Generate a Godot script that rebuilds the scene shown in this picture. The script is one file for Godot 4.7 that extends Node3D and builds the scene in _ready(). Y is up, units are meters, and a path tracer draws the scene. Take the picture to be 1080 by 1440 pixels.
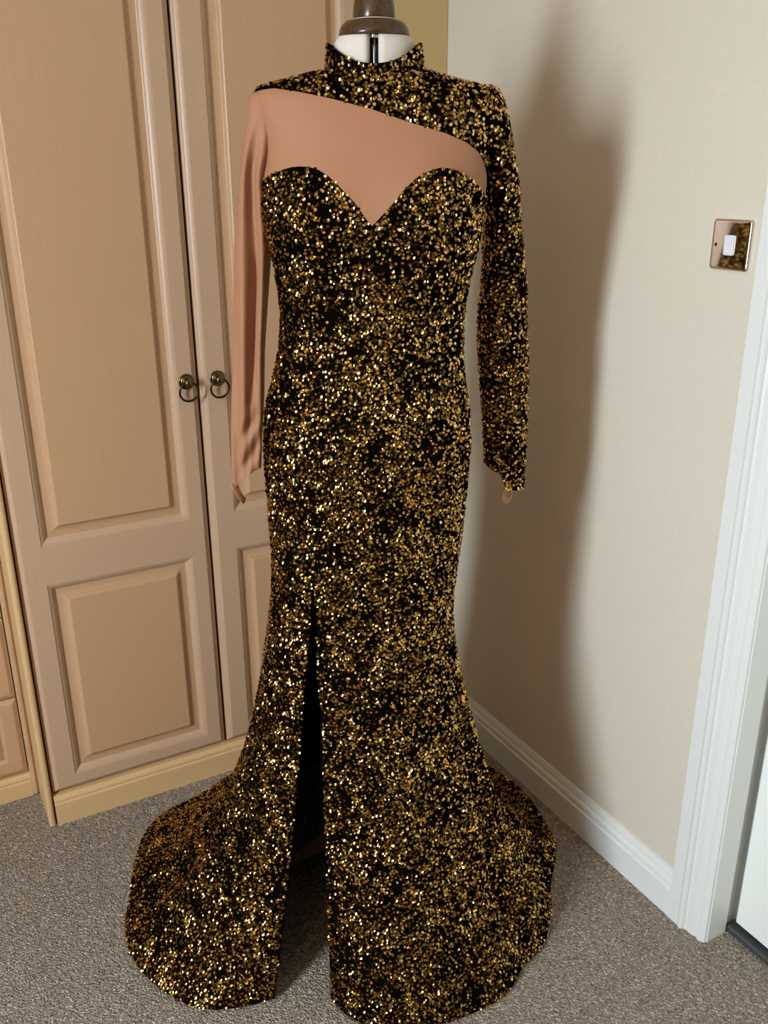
extends Node3D
# A gold sequin evening gown on a dress form, in the corner of a bedroom between a fitted wardrobe and a papered wall.
# Axes: the papered wall is x = 0, the wardrobe doors are z = 0, the carpet is y = 0.

var rng := RandomNumberGenerator.new()
var M := {}
# the dress form's own frame: AX its foot, U to the picture's right across the chest, N towards the viewer
const AX := Vector3(-0.556, 0, 0.659)
const U := Vector3(0.8754, 0, 0.4834)
const N := Vector3(-0.4834, 0, 0.8754)

# ------------------------------------------------------------------ mesh collector
class MB:
	var v := PackedVector3Array()
	var n := PackedVector3Array()
	var uv := PackedVector2Array()
	var idx := PackedInt32Array()
	func add(p: Vector3, nn: Vector3, t := Vector2.ZERO) -> int:
		v.append(p); n.append(nn); uv.append(t)
		return v.size() - 1
	func tri_i(a: int, b: int, c: int) -> void:
		var g := (v[b] - v[a]).cross(v[c] - v[a])
		if g.dot(n[a] + n[b] + n[c]) > 0.0:
			idx.append(a); idx.append(c); idx.append(b)
		else:
			idx.append(a); idx.append(b); idx.append(c)
	func tri(a: Vector3, b: Vector3, c: Vector3, out: Vector3) -> void:
		var g := (b - a).cross(c - a)
		if g.length_squared() < 1e-18:
			return
		var nn := g.normalized()
		if nn.dot(out) < 0.0:
			nn = -nn
		tri_i(add(a, nn), add(b, nn), add(c, nn))
	func quad(a: Vector3, b: Vector3, c: Vector3, d: Vector3, out: Vector3) -> void:
		tri(a, b, c, out)
		tri(a, c, d, out)
	func mesh() -> ArrayMesh:
		var arr := []
		arr.resize(Mesh.ARRAY_MAX)
		arr[Mesh.ARRAY_VERTEX] = v
		arr[Mesh.ARRAY_NORMAL] = n
		arr[Mesh.ARRAY_TEX_UV] = uv
		arr[Mesh.ARRAY_INDEX] = idx
		var m := ArrayMesh.new()
		m.add_surface_from_arrays(Mesh.PRIMITIVE_TRIANGLES, arr)
		return m

# chamfered box
func bx(m: MB, c: Vector3, size: Vector3, ch := 0.002) -> void:
	var h := size * 0.5
	ch = minf(ch, minf(h.x, minf(h.y, h.z)) * 0.9)
	var pt := func(s: Vector3, ax: int) -> Vector3:
		var p := Vector3.ZERO
		for k in 3:
			p[k] = s[k] * (h[k] if k == ax else h[k] - ch)
		return c + p
	for ax in 3:
		var a := (ax + 1) % 3
		var b := (ax + 2) % 3
		for s in [-1.0, 1.0]:
			var q := []
			for w in [[-1.0, -1.0], [1.0, -1.0], [1.0, 1.0], [-1.0, 1.0]]:
				var sg := Vector3.ZERO
				sg[ax] = s; sg[a] = w[0]; sg[b] = w[1]
				q.append(pt.call(sg, ax))
			var o := Vector3.ZERO
			o[ax] = s
			m.quad(q[0], q[1], q[2], q[3], o)
			for s2 in [-1.0, 1.0]:
				var s0 := Vector3.ZERO
				s0[ax] = s; s0[a] = s2; s0[b] = -1.0
				var s1 := s0
				s1[b] = 1.0
				var o2 := Vector3.ZERO
				o2[ax] = s; o2[a] = s2
				m.quad(pt.call(s0, ax), pt.call(s1, ax), pt.call(s1, a), pt.call(s0, a), o2)
	for sx in [-1.0, 1.0]:
		for sy in [-1.0, 1.0]:
			for sz in [-1.0, 1.0]:
				var s := Vector3(sx, sy, sz)
				m.tri(pt.call(s, 0), pt.call(s, 1), pt.call(s, 2), s)

# box from min and max corners
func bb(m: MB, a: Vector3, b: Vector3, ch := 0.002) -> void:
	bx(m, (a + b) * 0.5, (b - a).abs(), ch)

# a moulding that runs round a rectangle in the plane z = z0, mitred: prof = [[inset, dz], ...]
func ring(m: MB, x0: float, x1: float, y0: float, y1: float, z0: float, prof: Array) -> void:
	for k in prof.size() - 1:
		var i0: float = prof[k][0]
		var i1: float = prof[k + 1][0]
		var d0: float = z0 + prof[k][1]
		var d1: float = z0 + prof[k + 1][1]
		var a := [Vector3(x0 + i0, y0 + i0, d0), Vector3(x1 - i0, y0 + i0, d0), Vector3(x1 - i0, y1 - i0, d0), Vector3(x0 + i0, y1 - i0, d0)]
		var b := [Vector3(x0 + i1, y0 + i1, d1), Vector3(x1 - i1, y0 + i1, d1), Vector3(x1 - i1, y1 - i1, d1), Vector3(x0 + i1, y1 - i1, d1)]
		var steep := 0.02
		for s in 4:
			var t := (s + 1) % 4
			var inward: Vector3 = [Vector3(0, 1, 0), Vector3(-1, 0, 0), Vector3(0, -1, 0), Vector3(1, 0, 0)][s]
			var o := inward * (d0 - d1) + Vector3(0, 0, maxf(absf(i1 - i0), 1e-5))
			m.quad(a[s], a[t], b[t], b[s], o)

func plate(m: MB, x0: float, x1: float, y0: float, y1: float, z: float) -> void:
	m.quad(Vector3(x0, y0, z), Vector3(x1, y0, z), Vector3(x1, y1, z), Vector3(x0, y1, z), Vector3(0, 0, 1))

# a profile of 2D points swept straight: place(p, s) gives the point for profile point p at end s (0 or 1); out: rough outward direction
func sweep(m: MB, prof: Array, p0: Vector3, p1: Vector3, ex: Vector3, ey: Vector3) -> void:
	var mid := Vector2.ZERO
	for p in prof:
		mid += Vector2(p[0], p[1])
	mid /= prof.size()
	for k in prof.size() - 1:
		var a := Vector2(prof[k][0], prof[k][1])
		var b := Vector2(prof[k + 1][0], prof[k + 1][1])
		var nn := Vector2(-(b.y - a.y), b.x - a.x)
		if nn.dot((a + b) * 0.5 - Vector2(-0.02, mid.y)) < 0.0 and absf(nn.y) < absf(nn.x) * 50.0:
			nn = -nn
		var o := ex * nn.x + ey * nn.y
		m.quad(p0 + ex * a.x + ey * a.y, p1 + ex * a.x + ey * a.y, p1 + ex * b.x + ey * b.y, p0 + ex * b.x + ey * b.y, o)

# lathe: prof = [[r, y], ...] around axis through base along dir
func lathe(m: MB, base: Vector3, axis: Vector3, prof: Array, seg := 32) -> void:
	var e1 := axis.cross(Vector3(0.31, 0.2, 0.93)).normalized()
	var e2 := axis.cross(e1).normalized()
	var rows := []
	for k in prof.size():
		var ka := maxi(k - 1, 0)
		var kb := mini(k + 1, prof.size() - 1)
		var dr: float = prof[kb][0] - prof[ka][0]
		var dy: float = prof[kb][1] - prof[ka][1]
		var nr := Vector2(dy, -dr).normalized()
		if dy == 0.0 and dr == 0.0:
			nr = Vector2(1, 0)
		var row := []
		for j in seg + 1:
			var t := TAU * j / seg
			var rad := e1 * cos(t) + e2 * sin(t)
			row.append(m.add(base + rad * float(prof[k][0]) + axis * float(prof[k][1]), (rad * nr.x + axis * nr.y).normalized(), Vector2(float(j) / seg, float(prof[k][1]))))
		rows.append(row)
	for k in prof.size() - 1:
		for j in seg:
			m.tri_i(rows[k][j], rows[k + 1][j], rows[k + 1][j + 1])
			m.tri_i(rows[k][j], rows[k + 1][j + 1], rows[k][j + 1])

# tube along points with radii
func tube(m: MB, pts: Array, rad: Array, seg := 12, closed := false, squash := 1.0) -> void:
	var rows := []
	var cnt := pts.size()
	var up := Vector3.ZERO
	for k in cnt:
		var a: Vector3 = pts[(k - 1 + cnt) % cnt] if closed else pts[maxi(k - 1, 0)]
		var b: Vector3 = pts[(k + 1) % cnt] if closed else pts[mini(k + 1, cnt - 1)]
		var t := (b - a).normalized()
		if up == Vector3.ZERO:
			up = t.cross(Vector3(0.3, 0.1, 0.9)).normalized()
		up = (up - t * up.dot(t)).normalized()
		var s := t.cross(up)
		var row := []
		for j in seg + 1:
			var w := TAU * j / seg
			var d := up * cos(w) + s * sin(w) * squash
			row.append(m.add(pts[k] + d * float(rad[k]), (up * cos(w) * squash + s * sin(w)).normalized(), Vector2(float(j) / seg, float(k) / cnt)))
		rows.append(row)
	for k in (cnt if closed else cnt - 1):
		var r1 = rows[(k + 1) % cnt]
		for j in seg:
			m.tri_i(rows[k][j], r1[j], r1[j + 1])
			m.tri_i(rows[k][j], r1[j + 1], rows[k][j + 1])
	if not closed:
		for e in [0, cnt - 1]:
			var c: Vector3 = pts[e]
			var o: Vector3 = (pts[0] - pts[1]) if e == 0 else (pts[cnt - 1] - pts[cnt - 2])
			for j in seg:
				m.tri(c, m.v[rows[e][j]], m.v[rows[e][j + 1]], o)

# smooth grid from rows of points; outward hints by a centre per row
func grid(m: MB, rows: Array, closed: bool, flip := false) -> void:
	var R := rows.size()
	var S: int = rows[0].size()
	var ids := []
	for r in R:
		var row := []
		for s in S:
			var s0 := (s - 1 + S) % S if closed else maxi(s - 1, 0)
			var s1 := (s + 1) % S if closed else mini(s + 1, S - 1)
			var du: Vector3 = rows[r][s1] - rows[r][s0]
			var dv: Vector3 = rows[mini(r + 1, R - 1)][s] - rows[maxi(r - 1, 0)][s]
			var nn := du.cross(dv)
			if nn.length_squared() < 1e-16:
				nn = Vector3(0, 1, 0)
			nn = nn.normalized()
			row.append(m.add(rows[r][s], -nn if flip else nn, Vector2(float(s) / S, float(r) / R)))
		ids.append(row)
	for r in R - 1:
		for s in (S if closed else S - 1):
			var t := (s + 1) % S
			m.tri_i(ids[r][s], ids[r + 1][s], ids[r + 1][t])
			m.tri_i(ids[r][s], ids[r + 1][t], ids[r][t])

# cut a mesh by a number per vertex: [the part where it is positive, the rest]
func clip(m: MB, f: PackedFloat32Array) -> Array:
	var pos := MB.new()
	var neg := MB.new()
	for t in range(0, m.idx.size(), 3):
		var poly := [[], []]
		for k in 3:
			var a := m.idx[t + k]
			var b := m.idx[t + (k + 1) % 3]
			(poly[0] if f[a] > 0.0 else poly[1]).append([m.v[a], m.n[a], m.uv[a]])
			if (f[a] > 0.0) != (f[b] > 0.0):
				var w := f[a] / (f[a] - f[b])
				var c := [m.v[a].lerp(m.v[b], w), m.n[a].lerp(m.n[b], w).normalized(), m.uv[a].lerp(m.uv[b], w)]
				poly[0].append(c); poly[1].append(c)
		for q in 2:
			var d: MB = pos if q == 0 else neg
			var pl: Array = poly[q]
			if pl.size() < 3:
				continue
			var i0 := d.v.size()
			for p in pl:
				d.add(p[0], p[1], p[2])
			for k in pl.size() - 2:
				d.tri_i(i0, i0 + k + 1, i0 + k + 2)
	return [pos, neg]

# ------------------------------------------------------------------ naming
func obj(called: String, m: MB, material: Material, parent: Node = self) -> MeshInstance3D:
	var o := MeshInstance3D.new()
	o.name = called
	o.mesh = m.mesh()
	o.material_override = material
	parent.add_child(o, true)
	return o

func thing(called: String, label: String, category: String, group := "") -> Node3D:
	var o := Node3D.new()
	o.name = called
	add_child(o, true)
	o.set_meta("label", label)
	o.set_meta("category", category)
	if group:
		o.set_meta("group", group)
	return o

func struct(called: String, m: MB, material: Material, label: String, category: String) -> MeshInstance3D:
	var o := obj(called, m, material)
	o.set_meta("kind", "structure")
	o.set_meta("label", label)
	o.set_meta("category", category)
	return o

# ------------------------------------------------------------------ materials
func mat(c: Color, rough := 0.6, metal := 0.0) -> StandardMaterial3D:
	var m := StandardMaterial3D.new()
	m.albedo_color = c
	m.roughness = rough
	m.metallic = metal
	return m

func noise_tex(freq: float, seed_: int, lo: Color, hi: Color, size := 512, oct := 4, as_normal := false) -> NoiseTexture2D:
	var nz := FastNoiseLite.new()
	nz.noise_type = FastNoiseLite.TYPE_SIMPLEX_SMOOTH
	nz.frequency = freq
	nz.seed = seed_
	nz.fractal_octaves = oct
	var t := NoiseTexture2D.new()
	t.width = size; t.height = size
	t.seamless = true
	t.noise = nz
	t.normalize = true
	if not as_normal:
		var g := Gradient.new()
		g.set_color(0, lo); g.set_color(1, hi)
		t.color_ramp = g
	return t

func wood(c: Color, rough: float, seed_: int, depth := 0.06, sc := Vector3(9, 0.7, 9)) -> StandardMaterial3D:
	var m := mat(c, rough)
	m.albedo_texture = noise_tex(0.02, seed_, Color(1 - depth * 2.0, 1 - depth * 2.2, 1 - depth * 2.6), Color(1, 1, 1), 512, 5)
	m.uv1_triplanar = true
	m.uv1_world_triplanar = true
	m.uv1_scale = sc
	return m

func linen_image() -> Image:
	var s := 512
	var im := Image.create(s, s, false, Image.FORMAT_RGB8)
	var rows := PackedFloat32Array()
	var cols := PackedFloat32Array()
	rows.resize(s); cols.resize(s)
	for i in s:
		rows[i] = rng.randf(); cols[i] = rng.randf()
	var nz := FastNoiseLite.new()
	nz.frequency = 0.02
	nz.seed = 5
	for y in s:
		for x in s:
			# threads come and go along their length
			var a := rows[y] * (0.5 + 0.9 * nz.get_noise_2d(x * 0.6, y * 9.0))
			var b := cols[x] * (0.5 + 0.9 * nz.get_noise_2d(x * 9.0 + 900.0, y * 0.6))
			var k := clampf(0.5 + 0.35 * (a + b - 0.5) + 0.06 * rng.randf(), 0.0, 1.0)
			im.set_pixel(x, y, Color(k, k, k))
	return im

func carpet_images() -> Array:
	var s := 1024
	var hgt := Image.create(s, s, false, Image.FORMAT_RGB8)
	var colr := Image.create(s, s, false, Image.FORMAT_RGB8)
	var h := PackedFloat32Array()
	h.resize(s * s)
	h.fill(0.1)
	var tone := PackedFloat32Array()
	tone.resize(s * s)
	tone.fill(0.35)
	# tufts: little round tops scattered, wrapping at the edges
	for k in 24000:
		var cx := rng.randi() % s
		var cy := rng.randi() % s
		var r := rng.randf_range(3.0, 5.6)
		var top := rng.randf_range(0.55, 1.0)
		var tn := clampf(rng.randfn(0.55, 0.2), 0.12, 1.0)
		var R := int(r) + 1
		for dy in range(-R, R + 1):
			for dx in range(-R, R + 1):
				var d := sqrt(float(dx * dx + dy * dy)) / r
				if d < 1.0:
					var i := ((cy + dy + s) % s) * s + (cx + dx + s) % s
					var z := top * (1.0 - d * d)
					if z > h[i]:
						h[i] = z
						tone[i] = tn
	for y in s:
		for x in s:
			var i := y * s + x
			var z := h[i]
			hgt.set_pixel(x, y, Color(z, z, z))
			var t := tone[i]
			colr.set_pixel(x, y, Color(0.46, 0.415, 0.375).lerp(Color(1.0, 0.96, 0.91), t))
	return [hgt, colr]

func make_materials() -> void:
	M.door = wood(Color(0.79, 0.65, 0.53), 0.36, 11, 0.012, Vector3(16, 0.5, 16))
	M.panel = wood(Color(0.79, 0.625, 0.475), 0.36, 12, 0.012, Vector3(16, 0.5, 16))
	M.plinth = wood(Color(0.87, 0.71, 0.51), 0.45, 13, 0.012, Vector3(16, 0.5, 16))
	M.filler = wood(Color(0.80, 0.69, 0.48), 0.5, 14, 0.025, Vector3(16, 0.5, 16))
	M.post = wood(Color(0.82, 0.665, 0.51), 0.45, 15, 0.05)
	M.dark_gap = mat(Color(0.10, 0.07, 0.05), 0.9)
	M.paint = mat(Color(0.905, 0.902, 0.885), 0.32)
	M.door_paint = mat(Color(0.93, 0.93, 0.905), 0.38)
	M.ceiling = mat(Color(0.93, 0.90, 0.84), 0.9)
	M.threshold = mat(Color(0.24, 0.25, 0.245), 0.5)
	M.wall = mat(Color(0.875, 0.83, 0.765), 0.75)
	var li := linen_image()
	var lt := ImageTexture.create_from_image(li)
	var lc: Image = li.duplicate()
	for y in 512:
		for x in 512:
			var k := 0.945 + 0.055 * li.get_pixel(x, y).r
			lc.set_pixel(x, y, Color(k, k * 0.997, k * 0.99))
	M.wall.albedo_texture = ImageTexture.create_from_image(lc)
	M.wall.heightmap_enabled = true
	M.wall.heightmap_texture = lt
	M.wall.heightmap_scale = 0.06
	M.wall.uv1_triplanar = true
	M.wall.uv1_world_triplanar = true
	M.wall.uv1_scale = Vector3(2.2, 2.2, 2.2)
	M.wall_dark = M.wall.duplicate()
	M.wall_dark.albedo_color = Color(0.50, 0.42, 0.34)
	var ci := carpet_images()
	M.carpet = mat(Color(0.86, 0.83, 0.795), 1.0)
	M.carpet.albedo_texture = ImageTexture.create_from_image(ci[1])
	M.carpet.heightmap_enabled = true
	M.carpet.heightmap_texture = ImageTexture.create_from_image(ci[0])
	M.carpet.heightmap_scale = 0.45
	M.carpet.uv1_triplanar = true
	M.carpet.uv1_world_triplanar = true
	M.carpet.uv1_scale = Vector3(1.75, 1.75, 1.75)
	M.carpet.metallic_specular = 0.2
	M.brass = mat(Color(0.46, 0.40, 0.27), 0.28, 1.0)
	M.brass_dark = mat(Color(0.26, 0.21, 0.15), 0.35, 1.0)
	M.chrome = mat(Color(0.90, 0.87, 0.845), 0.06, 1.0)
	M.white_plastic = mat(Color(0.90, 0.90, 0.92), 0.3)
	M.form_cloth = mat(Color(0.86, 0.81, 0.76), 0.95)
	M.form_cloth.heightmap_enabled = true
	M.form_cloth.heightmap_texture = noise_tex(0.12, 31, Color.BLACK, Color.WHITE, 256, 2)
	M.form_cloth.heightmap_scale = 0.05
	M.form_cloth.uv1_triplanar = true
	M.form_cloth.uv1_scale = Vector3(12, 12, 12)
	M.slot = mat(Color(0.05, 0.045, 0.04), 0.95)
	M.steel = mat(Color(0.62, 0.62, 0.62), 0.3, 1.0)
	M.dark_wood = wood(Color(0.36, 0.25, 0.15), 0.25, 17, 0.2, Vector3(10, 14, 10))
	M.leg_wood = wood(Color(0.56, 0.40, 0.27), 0.35, 18, 0.15, Vector3(10, 3, 10))
	M.black_cloth = mat(Color(0.035, 0.024, 0.016), 1.0)
	M.black_cloth.metallic_specular = 0.03
	M.lining = mat(Color(0.05, 0.045, 0.04), 1.0)
	M.lining.metallic_specular = 0.1
	M.nude = mat(Color(0.66, 0.455, 0.325), 0.7)
	M.nude.rim_enabled = true
	M.nude.rim = 0.3
	M.nude.rim_tint = 0.6
	M.nude.heightmap_enabled = true
	M.nude.heightmap_texture = noise_tex(0.02, 33, Color.BLACK, Color.WHITE, 256, 3)
	M.nude.heightmap_scale = 0.1
	M.nude.uv1_triplanar = true
	M.nude.uv1_scale = Vector3(5, 3, 5)
	M.satin = mat(Color(0.72, 0.49, 0.33), 0.35)
	M.sequin = mat(Color(1, 1, 1), 0.16, 1.0)
	M.sequin.vertex_color_use_as_albedo = true
	M.glass = mat(Color(1, 1, 1, 0.06), 0.02)
	M.glass.transparency = BaseMaterial3D.TRANSPARENCY_ALPHA
	M.shade = mat(Color(0.93, 0.86, 0.72), 0.8)
	M.shade.emission_enabled = true
	M.shade.emission = Color(1.0, 0.78, 0.5)
	M.shade.emission_energy_multiplier = 0.2

# ------------------------------------------------------------------ the room
func build_room() -> void:
	var m := MB.new()
	bb(m, Vector3(-3.5, -0.1, -0.75), Vector3(1.2, 0.0, 5.6), 0.001)
	struct("floor", m, M.carpet, "grey brown speckled twist pile carpet under the gown and along the skirting", "carpet")
	m = MB.new()
	bb(m, Vector3(-3.5, 2.42, -0.75), Vector3(0.15, 2.52, 5.6), 0.001)
	struct("ceiling", m, M.ceiling, "plain off white bedroom ceiling above the wardrobe", "ceiling")
	# the papered wall with the door opening z 1.085 .. 1.87
	m = MB.new()
	bb(m, Vector3(0, 0, -0.75), Vector3(0.12, 2.42, 1.0765), 0.0005)
	bb(m, Vector3(0, 0, 1.87), Vector3(0.12, 2.42, 5.6), 0.0005)
	bb(m, Vector3(0, 2.03, 1.0765), Vector3(0.12, 2.42, 1.87), 0.0005)
	struct("wall_right", m, M.wall, "cream woven textured papered wall behind the light switch", "wall")
	m = MB.new()
	bb(m, Vector3(-3.5, 0, -0.75), Vector3(0.0, 2.42, -0.65), 0.001)
	struct("wall_far", m, M.wall, "papered wall behind the fitted wardrobe", "wall")
	m = MB.new()
	bb(m, Vector3(-3.5, 0, 5.6), Vector3(0.12, 2.42, 5.7), 0.001)
	struct("wall_near", m, M.wall_dark, "brown papered wall at the viewer's back", "wall")
	# window wall
	m = MB.new()
	var wz0 := WIN_Z - WIN_W * 0.5
	var wz1 := WIN_Z + WIN_W * 0.5
	var wy0 := WIN_Y - WIN_H * 0.5
	var wy1 := WIN_Y + WIN_H * 0.5
	bb(m, Vector3(WIN_X - 0.2, 0, -0.75), Vector3(WIN_X, 2.42, wz0), 0.001)
	bb(m, Vector3(WIN_X - 0.2, 0, wz1), Vector3(WIN_X, 2.42, 5.6), 0.001)
	bb(m, Vector3(WIN_X - 0.2, 0, wz0), Vector3(WIN_X, wy0, wz1), 0.001)
	bb(m, Vector3(WIN_X - 0.2, wy1, wz0), Vector3(WIN_X, 2.42, wz1), 0.001)
	struct("wall_left", m, M.wall_dark, "brown papered wall with the bedroom window in it", "wall")
	m = MB.new()
	for s in [[wz0, wz0 + 0.05], [wz1 - 0.05, wz1]]:
		bb(m, Vector3(WIN_X - 0.12, wy0, s[0]), Vector3(WIN_X - 0.06, wy1, s[1]), 0.004)
	for s in [[wy0, wy0 + 0.05], [wy1 - 0.05, wy1]]:
		bb(m, Vector3(WIN_X - 0.12, s[0], wz0), Vector3(WIN_X - 0.06, s[1], wz1), 0.004)
	var w := struct("window_1", m, M.paint, "white framed bedroom window", "window")
	m = MB.new()
	bb(m, Vector3(WIN_X - 0.094, wy0 + 0.05, wz0 + 0.05), Vector3(WIN_X - 0.09, wy1 - 0.05, wz1 - 0.05), 0.0005)
	obj("pane", m, M.glass, w)
	# skirting board on the papered wall
	m = MB.new()
	var prof := [[0.017, 0.0], [0.017, 0.070], [0.0155, 0.0725], [0.0125, 0.0735], [0.0125, 0.0755], [0.0135, 0.080], [0.0130, 0.086], [0.011, 0.091], [0.0085, 0.0935], [0.0085, 0.0955], [0.0075, 0.101], [0.0055, 0.107], [0.004, 0.110], [0.004, 0.113], [0.0, 0.1135]]
	sweep(m, prof, Vector3(0, 0, -0.02), Vector3(0, 0, 0.989), Vector3(-1, 0, 0), Vector3(0, 1, 0))
	struct("baseboard_right", m, M.paint, "white moulded skirting board along the foot of the papered wall", "skirting board")
	m = MB.new()
	sweep(m, prof, Vector3(0, 0, 1.966), Vector3(0, 0, 5.6), Vector3(-1, 0, 0), Vector3(0, 1, 0))
	struct("baseboard_near", m, M.paint, "white skirting board beyond the doorway, nearer the viewer", "skirting board")
	# architrave
	m = MB.new()
	var ap := [[0.0, 0.0], [0.017, 0.0005], [0.018, 0.0015], [0.018, 0.030], [0.0195, 0.033], [0.0205, 0.037], [0.0195, 0.041], [0.0165, 0.044], [0.0125, 0.046], [0.0105, 0.050], [0.0115, 0.057], [0.0115, 0.064], [0.0095, 0.071], [0.0065, 0.075], [0.0065, 0.077], [0.0095, 0.0785], [0.0095, 0.086], [0.0085, 0.0885], [0.004, 0.0955], [0.0, 0.0965]]
	sweep(m, ap, Vector3(0, 0, 0.988), Vector3(0, 2.03, 0.988), Vector3(-1, 0, 0), Vector3(0, 0, 1))
	sweep(m, ap, Vector3(0, 0, 1.967), Vector3(0, 2.03, 1.967), Vector3(-1, 0, 0), Vector3(0, 0, -1))
	sweep(m, ap, Vector3(0, 2.127, 0.988), Vector3(0, 2.127, 1.967), Vector3(-1, 0, 0), Vector3(0, -1, 0))
	struct("trim_1", m, M.paint, "white moulded door surround beside the light switch", "door frame")
	# the door: lining, leaf, threshold
	var d := thing("door_1", "white door at the right edge, closed over a dark threshold", "door")
	d.set_meta("kind", "structure")
	m = MB.new()
	bb(m, Vector3(0.0005, 0, 1.0766), Vector3(0.058, 2.03, 1.0865), 0.0012)
	bb(m, Vector3(0.058, 0, 1.0766), Vector3(0.118, 2.03, 1.0780), 0.0004)
	bb(m, Vector3(0.0005, 0, 1.867), Vector3(0.118, 2.03, 1.8702), 0.001)
	bb(m, Vector3(0.0005, 2.026, 1.0785), Vector3(0.118, 2.031, 1.8702), 0.001)
	obj("jamb", m, M.door_paint, d)
	m = MB.new()
	bb(m, Vector3(0.076, 0.024, 1.0905), Vector3(0.116, 2.022, 1.864), 0.006)
	obj("door_leaf", m, M.door_paint, d)
	m = MB.new()
	bb(m, Vector3(0.0625, 0.0, 1.0782), Vector3(0.118, 0.017, 1.867), 0.004)
	obj("threshold", m, M.threshold, d)
	m = MB.new()
	lathe(m, Vector3(0.076, 1.0, 1.80), Vector3(-1, 0, 0), [[0.0, 0.0], [0.026, 0.0], [0.026, 0.004], [0.010, 0.008], [0.010, 0.03], [0.024, 0.04], [0.026, 0.052], [0.018, 0.064], [0.0, 0.066]])
	obj("door_knob", m, M.chrome, d)
	# something dark behind the door, so that no sky shows under it
	m = MB.new()
	bb(m, Vector3(1.2, -0.1, 0.6), Vector3(1.3, 2.42, 2.4), 0.001)
	bb(m, Vector3(0.12, -0.0, 0.6), Vector3(1.2, 2.42, 0.65), 0.001)
	bb(m, Vector3(0.12, -0.0, 2.35), Vector3(1.2, 2.42, 2.4), 0.001)
	bb(m, Vector3(0.12, 2.42, 0.6), Vector3(1.3, 2.5, 2.4), 0.001)
	struct("wall_landing", m, M.wall, "papered landing walls behind the closed door", "wall")

func ring_handle(parent: Node, x: float, y: float) -> void:
	var m := MB.new()
	lathe(m, Vector3(x, y, 0), Vector3(0, 0, 1), [[0.0, 0.0], [0.0185, 0.0], [0.0190, 0.0015], [0.0180, 0.0032], [0.0160, 0.0036], [0.0145, 0.0030], [0.0130, 0.0042], [0.0122, 0.0055], [0.0105, 0.0052], [0.0085, 0.0060], [0.0068, 0.010], [0.0068, 0.0165], [0.0085, 0.0185], [0.0095, 0.0215], [0.0085, 0.0245], [0.0055, 0.0268], [0.0, 0.0275]], 40)
	obj("handle_plate", m, M.brass, parent)
	m = MB.new()
	var pts := []
	var rad := []
	for k in 48:
		var t := TAU * k / 48
		pts.append(Vector3(x + 0.0225 * sin(t), y - 0.0215 + 0.0225 * cos(t), 0.0205 - 0.006 * (0.5 - 0.5 * cos(t))))
		rad.append(0.0026)
	tube(m, pts, rad, 10, true)
	obj("handle_ring", m, M.brass_dark, parent)

# one wardrobe door with two raised panels
func wardrobe_door(parent: Node, x0: float, x1: float, px0: float, px1: float, hx: float) -> void:
	var y0 := 0.088
	var y1 := 2.26
	var holes := [[0.132, 0.661], [0.760, 2.13]]
	var m := MB.new()
	# outer edge: side, then an ogee up to the face
	ring(m, x0, x1, y0, y1, 0, [[0.0, -0.022], [0.0, -0.0135], [0.0012, -0.0115], [0.0040, -0.0100], [0.0060, -0.0072], [0.0090, -0.0048], [0.0125, -0.0030], [0.0135, -0.0006], [0.0150, 0.0]])
	var e := 0.015
	# frame: stiles and rails
	plate(m, x0 + e, px0, y0 + e, y1 - e, 0)
	plate(m, px1, x1 - e, y0 + e, y1 - e, 0)
	plate(m, px0, px1, y0 + e, holes[0][0], 0)
	plate(m, px0, px1, holes[0][1], holes[1][0], 0)
	plate(m, px0, px1, holes[1][1], y1 - e, 0)
	# sticking round each opening, down into the groove
	for h in holes:
		ring(m, px0, px1, h[0], h[1], 0, [[0.0, 0.0], [0.0006, -0.0018], [0.0035, -0.0024], [0.0075, -0.0042], [0.0115, -0.0072], [0.0145, -0.0108], [0.0162, -0.0118], [0.0168, -0.0135]])
	# back
	m.quad(Vector3(x0, y0, -0.022), Vector3(x1, y0, -0.022), Vector3(x1, y1, -0.022), Vector3(x0, y1, -0.022), Vector3(0, 0, -1))
	var d := obj("wardrobe_door", m, M.door, parent)
	for h in holes:
		var p := MB.new()
		# raised field: a slope up out of the groove, a small step, the flat
		ring(p, px0 + 0.0165, px1 - 0.0165, h[0] + 0.0165, h[1] - 0.0165, 0, [[0.0, -0.0145], [0.0005, -0.0137], [0.007, -0.0136], [0.014, -0.0126], [0.0190, -0.0108], [0.0207, -0.0102], [0.0220, -0.0090], [0.0242, -0.0056], [0.0264, -0.0028], [0.0284, -0.0014], [0.0300, -0.0010]])
		var i := 0.0465
		plate(p, px0 + i, px1 - i, h[0] + i, h[1] - i, -0.001)
		obj("panel", p, M.panel, d)
	ring_handle(d, hx, 1.106)

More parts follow.
